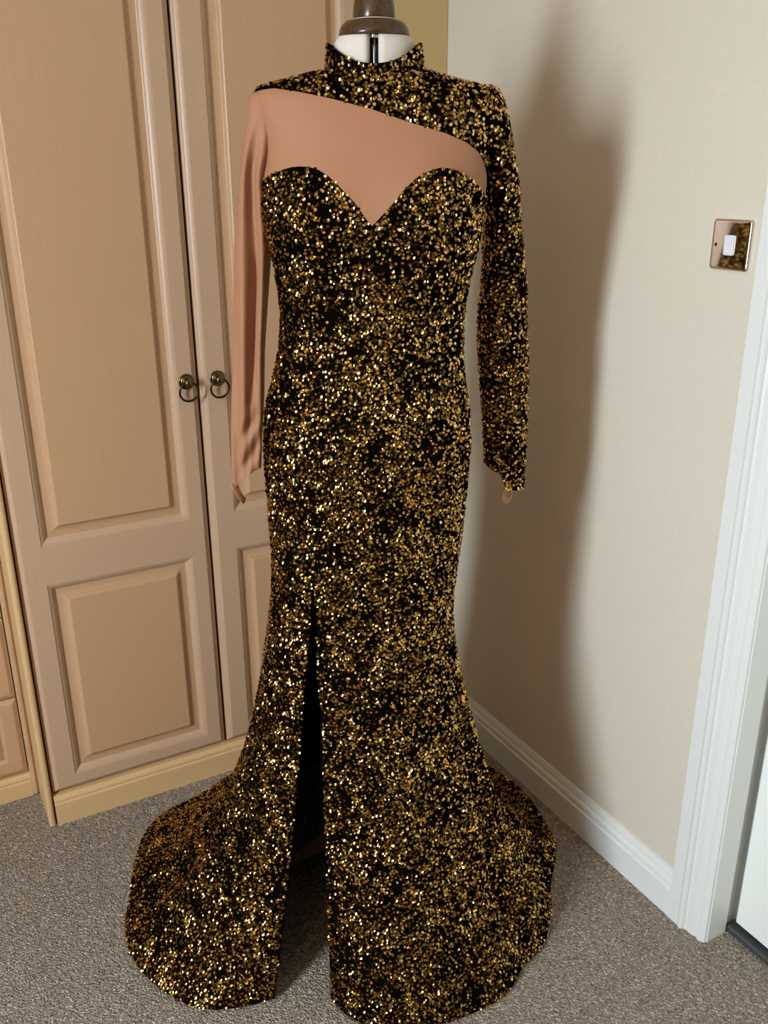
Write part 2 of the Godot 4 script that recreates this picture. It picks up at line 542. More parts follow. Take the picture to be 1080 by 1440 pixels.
func build_wardrobe() -> void:
	var w := thing("fitted_wardrobe", "tall beige wood fitted wardrobe with two panelled doors behind the gown", "wardrobe")
	var m := MB.new()
	# carcass behind the doors: rim on the front, sides, top
	bb(m, Vector3(-1.158, 0.07, -0.62), Vector3(-0.2265, 2.3, -0.024), 0.001)
	obj("carcass", m, M.dark_gap, w)
	m = MB.new()
	# end panel with a rounded front edge
	var pf := []
	for k in 9:
		var t := PI * k / 8.0
		pf.append(Vector2(-1.16850 - 0.0080 * cos(t), -0.001 + 0.006 * sin(t)))
	bb(m, Vector3(-1.1765, 0, -0.62), Vector3(-1.1605, 2.34, -0.0008), 0.0008)
	var rows := []
	for y in [0.0, 2.34]:
		var row := []
		for p in pf:
			row.append(Vector3(p.x, y, p.y))
		rows.append(row)
	grid(m, rows, false, false)
	obj("end_panel", m, M.plinth, w)
	m = MB.new()
	bb(m, Vector3(-0.2262, 0.0, -0.62), Vector3(-0.0005, 2.34, -0.016), 0.0015)
	obj("filler_panel", m, M.filler, w)
	m = MB.new()
	var pp := [[0.0085, 0.0], [0.0085, 0.060], [0.0075, 0.0625], [0.0050, 0.0645], [0.0058, 0.068], [0.0048, 0.073], [0.0015, 0.078], [-0.003, 0.0815], [-0.03, 0.0825]]
	sweep(m, pp, Vector3(-1.1575, 0, 0), Vector3(-0.0175, 0, 0), Vector3(0, 0, 1), Vector3(0, 1, 0))
	bb(m, Vector3(-1.1575, 0, -0.03), Vector3(-0.0175, 0.0815, -0.003), 0.0005)
	obj("plinth", m, M.plinth, w)
	m = MB.new()
	bb(m, Vector3(-1.1765, 2.262, -0.62), Vector3(-0.0005, 2.40, 0.004), 0.003)
	obj("cornice", m, M.plinth, w)
	wardrobe_door(w, -1.156, -0.6955, -1.097, -0.746, -0.7245)
	wardrobe_door(w, -0.6895, -0.229, -0.628, -0.291, -0.6485)
	# the set-back drawer unit at the left edge
	var c := thing("drawer_unit", "beige wood drawer unit at the left edge, set back beside the wardrobe", "drawers")
	var zf := -0.155
	m = MB.new()
	bb(m, Vector3(-2.2, 0.075, -0.62), Vector3(-1.1770, 0.68, zf - 0.02), 0.001)
	obj("carcass", m, M.dark_gap, c)
	m = MB.new()
	bb(m, Vector3(-1.1925, 0.0, zf - 0.04), Vector3(-1.1770, 0.681, zf + 0.008), 0.005)
	obj("post", m, M.post, c)
	m = MB.new()
	sweep(m, [[0.004, 0.0], [0.004, 0.045], [0.002, 0.049], [0.003, 0.056], [0.000, 0.064], [-0.004, 0.067], [-0.03, 0.068]], Vector3(-2.2, 0, zf), Vector3(-1.1926, 0, zf), Vector3(0, 0, 1), Vector3(0, 1, 0))
	obj("plinth", m, M.plinth, c)
	m = MB.new()
	bb(m, Vector3(-2.2, 0.682, -0.62), Vector3(-1.1770, 0.712, zf + 0.014), 0.005)
	obj("worktop", m, M.plinth, c)
	for r in [[0.0745, 0.298], [0.303, 0.527], [0.532, 0.678]]:
		m = MB.new()
		var xa := -1.60
		var xb := -1.1952
		ring(m, xa, xb, r[0], r[1], zf, [[0.0, -0.02], [0.0, -0.007], [0.004, -0.005], [0.010, -0.001], [0.013, 0.0]])
		ring(m, xa + 0.013, xb - 0.013, r[0] + 0.013, r[1] - 0.013, zf, [[0.0, 0.0], [0.028, 0.0], [0.0285, -0.003], [0.036, -0.008], [0.038, -0.008], [0.047, -0.003], [0.051, -0.001]])
		plate(m, xa + 0.064, xb - 0.064, r[0] + 0.064, r[1] - 0.064, zf - 0.001)
		var dr := obj("drawer", m, M.panel, c)
		m = MB.new()
		var ky: float = (r[0] + r[1]) * 0.5
		lathe(m, Vector3(-1.40, ky, zf), Vector3(0, 0, 1), [[0.0, 0.0], [0.0185, 0.0], [0.018, 0.003], [0.013, 0.004], [0.0085, 0.006], [0.007, 0.012], [0.0095, 0.02], [0.0, 0.026]], 24)
		obj("knob", m, M.brass, dr)

func build_switch() -> void:
	var s := thing("light_switch", "square polished metal light switch with a white rocker on the papered wall", "light switch")
	var y0 := 1.4005
	var y1 := 1.4875
	var z0 := 0.8775
	var z1 := 0.9625
	var m := MB.new()
	# rounded square plate, built as rings of a rounded rectangle
	var rows := []
	for st in [[0.0, 0.0], [0.0, 0.004], [0.0008, 0.0058], [0.0022, 0.0070], [0.0045, 0.0076], [0.0062, 0.0077]]:
		rows.append(rrect((y0 + y1) * 0.5, (z0 + z1) * 0.5, (y1 - y0) * 0.5 - st[0], (z1 - z0) * 0.5 - st[0], 0.007 - st[0] * 0.8, -st[1]))
	grid(m, rows, true, false)
	var last: Array = rows[rows.size() - 1]
	var cc := Vector3(-0.0077, (y0 + y1) * 0.5, (z0 + z1) * 0.5)
	for k in last.size():
		m.tri(cc, last[k], last[(k + 1) % last.size()], Vector3(-1, 0, 0))
	obj("plate", m, M.chrome, s)
	var yc := 1.4435
	var zc := 0.9195
	m = MB.new()
	var rr := []
	for st in [[0.0, 0.0072], [0.0, 0.0100], [0.0012, 0.0110], [0.0028, 0.0105]]:
		rr.append(rrect(yc, zc, 0.0170 - st[0], 0.0105 - st[0], 0.003, -st[1]))
	grid(m, rr, true, false)
	obj("rocker_frame", m, M.white_plastic, s)
	m = MB.new()
	m.quad(Vector3(-0.0098, yc - 0.0142, zc - 0.0077), Vector3(-0.0098, yc - 0.0142, zc + 0.0077), Vector3(-0.0128, yc + 0.0142, zc + 0.0077), Vector3(-0.0128, yc + 0.0142, zc - 0.0077), Vector3(-1, 0, 0))
	for e in [-1.0, 1.0]:
		m.quad(Vector3(-0.0098, yc - 0.0142, zc + 0.0077 * e), Vector3(-0.0128, yc + 0.0142, zc + 0.0077 * e), Vector3(-0.008, yc + 0.0142, zc + 0.0077 * e), Vector3(-0.008, yc - 0.0142, zc + 0.0077 * e), Vector3(0, 0, e))
	m.quad(Vector3(-0.0128, yc + 0.0142, zc - 0.0077), Vector3(-0.0128, yc + 0.0142, zc + 0.0077), Vector3(-0.008, yc + 0.0142, zc + 0.0077), Vector3(-0.008, yc + 0.0142, zc - 0.0077), Vector3(0, 1, 0))
	obj("rocker", m, M.white_plastic, s)
	for e in [-1.0, 1.0]:
		m = MB.new()
		var zz: float = zc + e * 0.0302
		lathe(m, Vector3(-0.0077, yc, zz), Vector3(-1, 0, 0), [[0.0, 0.0012], [0.0022, 0.001], [0.0031, 0.0], [0.0036, -0.0002]], 20)
		obj("screw", m, M.brass_dark, s)

func rrect(yc: float, zc: float, hy: float, hz: float, r: float, x: float) -> Array:
	var out := []
	r = maxf(r, 0.0005)
	for q in 4:
		var cy := yc + (hy - r) * (1.0 if q == 0 or q == 3 else -1.0)
		var cz := zc + (hz - r) * (1.0 if q < 2 else -1.0)
		for k in 7:
			var t := PI * 0.5 * (q + k / 6.0)
			out.append(Vector3(x, cy + r * cos(t), cz + r * sin(t)))
	return out

# ------------------------------------------------------------------ the dress form
func P(u: float, h: float, n: float) -> Vector3:
	return AX + U * u + N * n + Vector3(0, h, 0)

func build_form() -> void:
	var f := thing("dress_form", "dressmaker's form with a white cloth neck and turned dark wood top, wearing the gown", "dress form")
	var c0 := P(-0.0125, -0.0035, 0)
	# torso, a little inside the gown
	var rows := []
	for k in 34:
		var h := lerpf(0.93, 1.70, k / 33.0)
		var row := []
		for j in 48:
			row.append(body(TAU * j / 48.0, h, -0.008))
		rows.append(row)
	var m := MB.new()
	grid(m, rows, true, true)
	obj("torso", m, M.form_cloth, f)
	# neck: two padded halves with a slot between
	for s in [-1.0, 1.0]:
		m = MB.new()
		var nr := []
		for k in 15:
			var t := k / 14.0
			var h := 1.70 + 0.0735 * minf(1.0, t * 1.3)
			var rad := 0.0655
			if t > 0.5:
				var q := (t - 0.5) / 0.5
				h = lerpf(1.748, 1.7745, sin(q * PI * 0.5))
				rad = lerpf(0.0655, 0.044, 1.0 - cos(q * PI * 0.5))
			else:
				h = lerpf(1.68, 1.748, t / 0.5)
			var row := []
			for j in 19:
				# front at +90 degrees; the slot takes out about 6 mm on each side of it
				var g := asin(0.0068 / rad)
				var a := lerpf(PI * 0.5 - s * g, PI * 0.5 - s * (PI - 0.02), j / 18.0)
				row.append(c0 + U * rad * cos(a) + N * rad * 0.9 * sin(a) + Vector3(0, h, 0))
			# the padded edge turns in at the slot
			var e: Vector3 = row[0] - N * 0.022
			row.push_front(e)
			nr.append(row)
		grid(m, nr, false, s > 0)
		obj("neck_panel", m, M.form_cloth, f)
	m = MB.new()
	lathe(m, c0, Vector3(0, 1, 0), [[0.046, 1.68], [0.046, 1.755], [0.0, 1.757]], 32)
	obj("neck_core", m, M.slot, f)
	m = MB.new()
	bx(m, c0 + N * 0.052 + Vector3(0, 1.7645, 0), Vector3(0.011, 0.005, 0.011), 0.001)
	obj("adjuster_bar", m, M.steel, f)
	m = MB.new()
	tube(m, [c0 + N * 0.054 + Vector3(0, 1.752, 0), c0 + N * 0.057 + Vector3(0, 1.747, 0), c0 + N * 0.056 + Vector3(0, 1.738, 0), c0 + N * 0.056 + Vector3(0, 1.715, 0)], [0.0016, 0.0022, 0.0015, 0.0015], 8)
	obj("zip_pull", m, M.steel, f)
	m = MB.new()
	lathe(m, c0, Vector3(0, 1, 0), [[0.0, 1.7675], [0.053, 1.7675], [0.0558, 1.769], [0.0560, 1.773], [0.0545, 1.780], [0.0505, 1.7865], [0.0455, 1.7905], [0.040, 1.7918], [0.0, 1.792]], 48)
	obj("neck_cap", m, M.dark_wood, f)
	m = MB.new()
	lathe(m, c0, Vector3(0, 1, 0), [[0.0, 1.7905], [0.0372, 1.7905], [0.0375, 1.7925], [0.036, 1.7935], [0.0, 1.7935]], 40)
	obj("washer", m, M.form_cloth, f)
	m = MB.new()
	lathe(m, c0, Vector3(0, 1, 0), [[0.0, 1.7935], [0.0325, 1.7935], [0.0332, 1.7955], [0.0332, 1.802], [0.0325, 1.812], [0.030, 1.824], [0.026, 1.836], [0.019, 1.848], [0.010, 1.855], [0.0, 1.857]], 40)
	obj("finial", m, M.dark_wood, f)
	m = MB.new()
	lathe(m, P(-0.02, 0, 0), Vector3(0, 1, 0), [[0.0, 0.14], [0.022, 0.14], [0.022, 0.30], [0.014, 0.32], [0.014, 0.935], [0.0, 0.936]], 20)
	obj("pole", m, M.leg_wood, f)
	for a in [203.0, 323.0, 83.0]:
		m = MB.new()
		var d := U * cos(deg_to_rad(a)) + N * sin(deg_to_rad(a))
		var pts := []
		var rad := []
		for k in 15:
			var t := k / 14.0
			pts.append(P(-0.02, 0, 0) + d * lerpf(0.012, 0.25, t) + Vector3(0, 0.205 - 0.19 * pow(t, 1.25) + 0.02 * sin(t * PI), 0))
			rad.append(lerpf(0.024, 0.014, t))
		tube(m, pts, rad, 12, false, 0.6)
		obj("leg", m, M.leg_wood, f)

# ------------------------------------------------------------------ the gown's shape
# rows from the neck down to the knee: [height at the sides, at the front, at the back, left, right, front depth, back depth]
const ROWS := [
	[1.718, 1.706, 1.715, -0.095, 0.070, 0.068, 0.070],
	[1.706, 1.690, 1.708, -0.150, 0.115, 0.070, 0.079],
	[1.690, 1.672, 1.690, -0.205, 0.172, 0.076, 0.088],
	[1.655, 1.645, 1.655, -0.207, 0.184, 0.086, 0.095],
	[1.600, 1.600, 1.600, -0.193, 0.180, 0.102, 0.097],
	[1.550, 1.550, 1.550, -0.199, 0.173, 0.115, 0.093],
	[1.500, 1.500, 1.500, -0.203, 0.168, 0.120, 0.088],
	[1.450, 1.450, 1.450, -0.192, 0.162, 0.118, 0.084],
	[1.396, 1.396, 1.396, -0.184, 0.150, 0.110, 0.080],
	[1.344, 1.344, 1.344, -0.179, 0.142, 0.102, 0.078],
	[1.290, 1.290, 1.290, -0.183, 0.140, 0.100, 0.082],
	[1.233, 1.233, 1.233, -0.195, 0.143, 0.106, 0.096],
	[1.170, 1.170, 1.170, -0.213, 0.153, 0.116, 0.116],
	[1.100, 1.100, 1.100, -0.220, 0.158, 0.124, 0.128],
	[1.020, 1.020, 1.020, -0.219, 0.154, 0.130, 0.126],
	[0.940, 0.940, 0.940, -0.217, 0.148, 0.134, 0.118],
	[0.860, 0.860, 0.860, -0.216, 0.140, 0.138, 0.110],
	[0.780, 0.780, 0.780, -0.223, 0.133, 0.142, 0.104],
	[0.700, 0.700, 0.700, -0.236, 0.137, 0.150, 0.104],
	[0.620, 0.620, 0.620, -0.250, 0.148, 0.160, 0.112],
]
# hem on the carpet: [angle, u, n, share of the spread at half height, height of the bend]
const HEM := [
	[-227.0, -0.228, 0.252, 0.42, 0.26], [-217.0, -0.300, 0.268, 0.36, 0.20], [-209.0, -0.395, 0.262, 0.32, 0.17],
	[-200.0, -0.505, 0.190, 0.30, 0.15], [-186.0, -0.575, 0.065, 0.27, 0.14], [-175.0, -0.598, -0.052, 0.25, 0.14],
	[-160.0, -0.609, -0.216, 0.24, 0.13], [-152.0, -0.577, -0.309, 0.24, 0.12], [-142.0, -0.501, -0.394, 0.24, 0.12],
	[-130.0, -0.409, -0.486, 0.24, 0.12], [-115.0, -0.250, -0.545, 0.24, 0.12], [-95.0, -0.050, -0.575, 0.24, 0.12],
	[-75.0, 0.150, -0.560, 0.24, 0.12], [-58.0, 0.300, -0.490, 0.24, 0.12], [-47.0, 0.372, -0.400, 0.24, 0.12],
	[-30.0, 0.412, -0.240, 0.24, 0.13], [-12.0, 0.403, -0.086, 0.25, 0.15], [6.0, 0.366, 0.040, 0.30, 0.18],
	[28.0, 0.302, 0.160, 0.38, 0.24], [47.0, 0.226, 0.246, 0.44, 0.28], [63.0, 0.149, 0.292, 0.48, 0.30],
	[76.0, 0.078, 0.312, 0.50, 0.31], [94.0, -0.020, 0.312, 0.50, 0.31], [105.0, -0.076, 0.288, 0.48, 0.30], [115.0, -0.113, 0.246, 0.46, 0.30],
]

func cat(a: float, b: float, c: float, d: float, t: float) -> float:
	return 0.5 * (2.0 * b + (c - a) * t + (2.0 * a - 5.0 * b + 4.0 * c - d) * t * t + (3.0 * b - 3.0 * c + d - a) * t * t * t)

# the row at a (fractional) place in ROWS
func row_at(s: float) -> Array:
	var k := clampi(int(s), 0, ROWS.size() - 2)
	var t := s - k
	var out := []
	for q in 7:
		out.append(cat(ROWS[maxi(k - 1, 0)][q], ROWS[k][q], ROWS[k + 1][q], ROWS[mini(k + 2, ROWS.size() - 1)][q], t))
	return out

func s_of(h: float) -> float:
	for k in ROWS.size() - 1:
		if h <= ROWS[k][0] and h >= ROWS[k + 1][0]:
			return k + (ROWS[k][0] - h) / (ROWS[k][0] - ROWS[k + 1][0])
	return 0.0 if h > 1.0 else float(ROWS.size() - 1)

# local (u, h, n) of the gown at an angle and a row
func gown_local(a: float, s: float, inset := 0.0) -> Vector3:
	var r := row_at(s)
	var c := cos(a)
	var d := sin(a)
	var ex := 2.0 / 2.3
	var cu := signf(c) * pow(absf(c), ex)
	var cn := signf(d) * pow(absf(d), ex)
	var uc: float = (r[3] + r[4]) * 0.5
	var ua: float = (r[4] - r[3]) * 0.5 + inset
	var na: float = (r[5] if d > 0.0 else r[6]) + inset
	var u := uc + ua * cu
	var n := na * cn
	var cc := c * c
	var h: float = r[0] * cc + (r[1] if d > 0.0 else r[2]) * (1.0 - cc)
	if d > 0.0 and h > 1.36 and h < 1.66:
		for b in [-0.113, 0.082]:
			var du: float = (u - b) / 0.062
			var dh: float = (h - 1.492) / (0.055 if h < 1.492 else 0.075)
			n += 0.020 * exp(-du * du - dh * dh) * minf(1.0, d * 2.0)
	return Vector3(u, h, n)

func body(a: float, h: float, inset: float) -> Vector3:
	var l := gown_local(a, s_of(h), inset)
	return P(l.x, l.y, l.z)

func hem_at(a: float) -> Array:
	var deg := rad_to_deg(a)
	while deg > 133.0:
		deg -= 360.0
	while deg < -227.0:
		deg += 360.0
	var K := HEM.size()
	for k in K - 1:
		if deg <= HEM[k + 1][0]:
			var t: float = clampf((deg - HEM[k][0]) / (HEM[k + 1][0] - HEM[k][0]), 0.0, 1.0)
			var out := []
			for q in range(1, 5):
				out.append(cat(HEM[maxi(k - 1, 0)][q], HEM[k][q], HEM[k + 1][q], HEM[mini(k + 2, K - 1)][q], t))
			return out
	return [HEM[K - 1][1], HEM[K - 1][2], HEM[K - 1][3], HEM[K - 1][4]]

const SLIT_TOP := 0.90
const S_SLIT := 15.5   # row index at the top of the slit
# skirt point: f in 0..1 round the body from the slit's right edge, clockwise behind, to its left edge; v in 0..1 from the slit's top to the hem
func skirt_point(f: float, v: float, inset := 0.0) -> Vector3:
	var s_end := float(ROWS.size() - 1)
	var vk := 0.26
	var k := minf(v / vk, 1.0)
	var a := deg_to_rad(lerpf(lerpf(118.7, 107.5, k), lerpf(118.9, 118.0, k) - 360.0, f))
	var deg := lerpf(115.0, 133.0 - 360.0, f)
	if v <= vk:
		var l := gown_local(a, lerpf(S_SLIT, s_end, v / vk), inset)
		l += fold(deg, v, l)
		return P(l.x, l.y, l.z)
	var t := (v - vk) / (1.0 - vk)
	var p0 := gown_local(a, s_end, inset)
	var hm := hem_at(deg_to_rad(deg))
	var e := Vector2(hm[0], hm[1])
	var b := Vector2(p0.x, p0.z)
	e -= e.normalized() * -inset
	var mid := b.lerp(e, hm[2])
	var w0 := (1 - t) * (1 - t)
	var w1 := 2 * t * (1 - t)
	var w2 := t * t
	var q := b * w0 + mid * w1 + e * w2
	var lift := 0.006 + 0.008 * (0.5 + 0.5 * sin(deg * 0.19 + 1.0)) * smoothstep(-30.0, -60.0, deg)
	var h: float = p0.y * w0 + hm[3] * w1 + lift * w2 + inset * w2
	var l := Vector3(q.x, h, q.y)
	l += fold(deg, v, l)
	l.y = maxf(l.y, 0.004)
	return P(l.x, l.y, l.z)

# soft vertical folds, deeper towards the bottom, flattening at the hem
func fold(deg: float, v: float, l: Vector3) -> Vector3:
	var amt := smoothstep(0.12, 0.55, v) * (1.0 - 0.75 * smoothstep(0.8, 1.0, v))
	var back := smoothstep(50.0, 20.0, deg) * smoothstep(-225.0, -190.0, deg)
	var r := 0.0
	r += 0.010 * sin(deg_to_rad(deg * 9.0) + 0.6 * sin(deg * 0.03)) * (0.25 + 0.75 * back)
	r += 0.007 * sin(deg_to_rad(deg * 17.0) + v * 2.0) * back
	r += 0.028 * exp(-pow((deg - 18.0) / 9.0, 2.0)) - 0.042 * exp(-pow((deg + 7.0) / 9.0, 2.0)) + 0.012 * exp(-pow((deg + 28.0) / 9.0, 2.0))
	r += 0.018 * exp(-pow((deg - 45.0) / 8.0, 2.0)) - 0.020 * exp(-pow((deg - 31.0) / 6.0, 2.0))
	r += 0.012 * exp(-pow((deg + 214.0) / 6.0, 2.0))
	var d := Vector2(l.x + 0.03, l.z).normalized() * r * amt
	var up := 0.5 * r * amt * smoothstep(0.5, 0.9, v)
	return Vector3(d.x, maxf(up, -l.y * 0.5), d.y)

const YOKE := [[-0.30, 1.66], [-0.213, 1.680], [-0.205, 1.685], [-0.195, 1.688], [-0.171, 1.690], [-0.133, 1.684], [-0.085, 1.674], [-0.020, 1.658], [0.041, 1.638], [0.098, 1.622], [0.132, 1.609], [0.152, 1.595], [0.163, 1.580], [0.170, 1.558], [0.173, 1.535], [0.3, 1.40]]
const HEART := [[-0.30, 1.54], [-0.205, 1.548], [-0.192, 1.557], [-0.175, 1.565], [-0.159, 1.570], [-0.143, 1.574], [-0.129, 1.575], [-0.114, 1.574], [-0.100, 1.570], [-0.086, 1.562], [-0.072, 1.550], [-0.044, 1.522], [-0.018, 1.486], [0.008, 1.512], [0.036, 1.543], [0.050, 1.556], [0.065, 1.565], [0.089, 1.572], [0.105, 1.571], [0.118, 1.567], [0.144, 1.554], [0.158, 1.541], [0.165, 1.533], [0.3, 1.39]]

func along(tab: Array, x: float) -> float:
	for k in tab.size() - 1:
		if x <= tab[k + 1][0]:
			return lerpf(tab[k][1], tab[k + 1][1], (x - tab[k][0]) / (tab[k + 1][0] - tab[k][0]))
	return tab[tab.size() - 1][1]

func local_of(p: Vector3) -> Vector3:
	var d := p - AX
	return Vector3(d.dot(U), d.y, d.dot(N))

# ------------------------------------------------------------------ sequins
var sequin_mesh: ArrayMesh
func make_sequin() -> void:
	var m := MB.new()
	var c := m.add(Vector3(0, -0.10, 0), Vector3(0, 1, 0))
	var ids := []
	for k in 9:
		var t := TAU * k / 9
		ids.append(m.add(Vector3(cos(t), 0.0, sin(t)), Vector3(-cos(t) * 0.16, 1, -sin(t) * 0.16).normalized()))
	for k in 9:
		m.tri_i(c, ids[k], ids[(k + 1) % 9])
	sequin_mesh = m.mesh()

var nap := FastNoiseLite.new()
var patch := FastNoiseLite.new()
func sequins(src: MB, parent: Node, per_m2: float) -> int:
	var buf := PackedFloat32Array()
	var count := 0
	for t in range(0, src.idx.size(), 3):
		var ia := src.idx[t]
		var ib := src.idx[t + 1]
		var ic := src.idx[t + 2]
		var a := src.v[ia]
		var b := src.v[ib]
		var c := src.v[ic]
		var want := (b - a).cross(c - a).length() * 0.5 * per_m2
		var num := int(want)
		if rng.randf() < want - num:
			num += 1
		for k in num:
			var x := sqrt(rng.randf())
			var y := rng.randf()
			var w0 := 1.0 - x
			var w1 := x * (1.0 - y)
			var w2 := x * y
			var p := a * w0 + b * w1 + c * w2
			var nn := (src.n[ia] * w0 + src.n[ib] * w1 + src.n[ic] * w2).normalized()
			if patch.get_noise_3dv(p) < -0.12 and rng.randf() < 0.5:
				continue
			# the nap: neighbours lean roughly the same way, each a bit its own
			var e1 := nn.cross(Vector3(0.13, 0.97, 0.2)).normalized()
			var e2 := nn.cross(e1)
			var n1 := nap.get_noise_3dv(p * 1.0)
			var n2 := nap.get_noise_3dv(p * 1.0 + Vector3(40, 7, 3))
			var tilt := Vector2(n1, n2) * TILT_NAP + Vector2(rng.randfn(0, TILT), rng.randfn(0, TILT))
			var dn := (nn + e1 * tilt.x + e2 * tilt.y).normalized()
			var f1 := dn.cross(e2).normalized()
			var f2 := f1.cross(dn)
			var r := rng.randf_range(0.0023, 0.0028)
			f1 *= r; f2 *= r
			var up := dn * r
			p += nn * rng.randf_range(0.0006, 0.0022)
			var q := rng.randf()
			var col := Color(0.62, 0.335, 0.07).lerp(Color(0.97, 0.66, 0.21), q * q)
			if rng.randf() < 0.46:
				col = Color(0.16, 0.09, 0.03)
			buf.append_array(PackedFloat32Array([f1.x, up.x, f2.x, p.x, f1.y, up.y, f2.y, p.y, f1.z, up.z, f2.z, p.z, col.r, col.g, col.b, 1.0]))
			count += 1
	var mm := MultiMesh.new()
	mm.transform_format = MultiMesh.TRANSFORM_3D
	mm.use_colors = true
	mm.mesh = sequin_mesh
	mm.instance_count = count
	mm.buffer = buf
	var o := MultiMeshInstance3D.new()
	o.name = "sequins"
	o.multimesh = mm
	o.material_override = M.sequin
	o.set_meta("kind", "stuff")
	parent.add_child(o, true)
	return count

const DENS := 43000.0
const TILT := 0.36
const TILT_NAP := 0.65

func build_gown() -> void:
	nap.frequency = 22.0
	nap.seed = 4
	patch.frequency = 11.0
	patch.seed = 9
	make_sequin()
	var g := thing("evening_gown", "long black and gold sequin gown with nude chest panel and one nude sleeve", "dress")
	var total := 0
	# ---- the upper body, from the neck down to the top of the slit
	var rows := []
	var per := 200
	var steps := 190
	for k in steps + 1:
		var s := lerpf(0.0, S_SLIT, k / float(steps))
		var row := []
		for j in per:
			var l := gown_local(deg_to_rad(118.8) - TAU * j / per, s)
			row.append(P(l.x, l.y, l.z))
		rows.append(row)
	var m := MB.new()
	grid(m, rows, true, false)
	# does the grid face outward?
	fix_out(m)
	var fa := PackedFloat32Array()
	for i in m.v.size():
		var l := local_of(m.v[i])
		if l.z > 0.0:
			fa.append(l.y - along(YOKE, l.x))
		else:
			fa.append(l.y - 1.52)
	var cut := clip(m, fa)
	var yoke: MB = cut[0]
	var rest: MB = cut[1]
	var fb := PackedFloat32Array()
	for i in rest.v.size():
		var l := local_of(rest.v[i])
		fb.append(l.y - along(HEART, l.x) if l.z > -0.02 else -0.1)
	cut = clip(rest, fb)
	var nude: MB = cut[0]
	var bod: MB = cut[1]
	var o := obj("yoke", yoke, M.black_cloth, g)
	o.set_meta("label", "sequinned yoke cut diagonally across the chest")
	total += sequins(yoke, o, DENS)
	o = obj("chest_panel", nude, M.nude, g)
	o.set_meta("label", "plain nude stretch panel across the chest")
	o = obj("bodice", bod, M.black_cloth, g)
	o.set_meta("label", "sequinned bodice with a sweetheart edge")
	total += sequins(bod, o, DENS)
	# ---- collar: a standing band that dips at the front
	var outer := []
	var inner := []
	for k in 13:
		var t := k / 12.0
		var ro := []
		var ri := []
		for j in 72:
			var a := TAU * j / 72
			var front := maxf(0.0, sin(a))
			var side := absf(cos(a))
			var top := lerpf(1.752 + 0.006 * side, 1.722, pow(front, 1.8))
			var bot := lerpf(1.714, 1.700, front)
			var rr := lerpf(0.0795, 0.0745, t)
			var rn := lerpf(0.066, 0.070, t)
			var h := lerpf(bot, top, t)
			ro.append(P(-0.0125 + rr * cos(a), h, rn * sin(a)))
			ri.append(P(-0.0125 + (rr - 0.003) * cos(a), h, (rn - 0.003) * sin(a)))
		outer.append(ro)
		inner.append(ri)
	m = MB.new()
	grid(m, outer, true, false)
	fix_out(m)
	o = obj("collar", join_in(m, inner, outer), M.black_cloth, g)
	total += sequins(m, o, DENS * 1.1)
	# ---- skirt, open at the slit
	rows = []
	var inn := []
	var vs := 170
	var fs := 330
	for k in vs + 1:
		var v := k / float(vs)
		var row := []
		var ir := []
		for j in fs + 1:
			var f := j / float(fs)
			row.append(skirt_point(f, v))
			ir.append(skirt_point(f, v, -0.0035))
		rows.append(row)
		inn.append(ir)
	m = MB.new()
	grid(m, rows, false, false)
	fix_out(m)
	o = obj("skirt", m, M.black_cloth, g)
	o.set_meta("label", "flared sequin skirt with a slit and a short train")
	total += sequins(m, o, DENS)
	var li := MB.new()
	grid(li, inn, false, false)
	fix_out(li, true)
	# edges of the slit and the hem, turned in
	for k in vs:
		for j in [0, fs]:
			li.quad(rows[k][j], rows[k + 1][j], inn[k + 1][j], inn[k][j], rows[k][j] - rows[k][1 if j == 0 else fs - 1])
	for j in fs:
		li.quad(rows[vs][j], rows[vs][j + 1], inn[vs][j + 1], inn[vs][j], Vector3(0, -1, 0))
	obj("lining", li, M.lining, g)
	# ---- sleeves
	var right_tab := [[1.693, 0.130, 0.176, 0.040], [1.688, 0.132, 0.186, 0.048], [1.668, 0.140, 0.197, 0.054], [1.637, 0.148, 0.206, 0.056], [1.594, 0.160, 0.215, 0.055], [1.553, 0.172, 0.224, 0.052], [1.500, 0.174, 0.231, 0.048], [1.449, 0.172, 0.238, 0.045], [1.383, 0.170, 0.247, 0.042], [1.326, 0.167, 0.251, 0.039], [1.271, 0.168, 0.256, 0.036], [1.196, 0.176, 0.260, 0.033], [1.113, 0.183, 0.262, 0.030], [1.060, 0.187, 0.262, 0.027], [1.010, 0.190, 0.262, 0.024]]
	m = sleeve(right_tab, [[0.0, 1.066], [0.186, 1.062], [0.193, 1.054], [0.213, 1.044], [0.218, 1.036], [0.224, 1.016], [0.245, 1.010], [0.262, 1.012], [0.4, 1.01]], -0.02, -0.105, 0.0)
	o = obj("sleeve", m, M.black_cloth, g)
	o.set_meta("label", "long black and gold sequin sleeve")
	total += sequins(m, o, DENS)
	var left_tab := [[1.688, -0.204, -0.150, 0.030], [1.680, -0.215, -0.160, 0.048], [1.643, -0.222, -0.165, 0.056], [1.598, -0.231, -0.175, 0.056], [1.564, -0.237, -0.186, 0.052], [1.529, -0.243, -0.188, 0.048], [1.457, -0.253, -0.190, 0.044], [1.395, -0.258, -0.197, 0.040], [1.327, -0.263, -0.205, 0.036], [1.261, -0.268, -0.212, 0.032], [1.183, -0.276, -0.217, 0.028], [1.115, -0.281, -0.224, 0.024], [1.055, -0.284, -0.229, 0.021], [1.010, -0.285, -0.232, 0.018]]
	m = sleeve(left_tab, [[-0.4, 1.010], [-0.286, 1.012], [-0.280, 1.016], [-0.272, 1.023], [-0.262, 1.034], [-0.25, 1.043], [-0.238, 1.050], [-0.228, 1.053], [0.0, 1.054]], -0.01, -0.03, 1.0)
	o = obj("sleeve", m, M.nude, g)
	o.set_meta("label", "long plain nude stretch sleeve")
	# thumb loops
	m = MB.new()
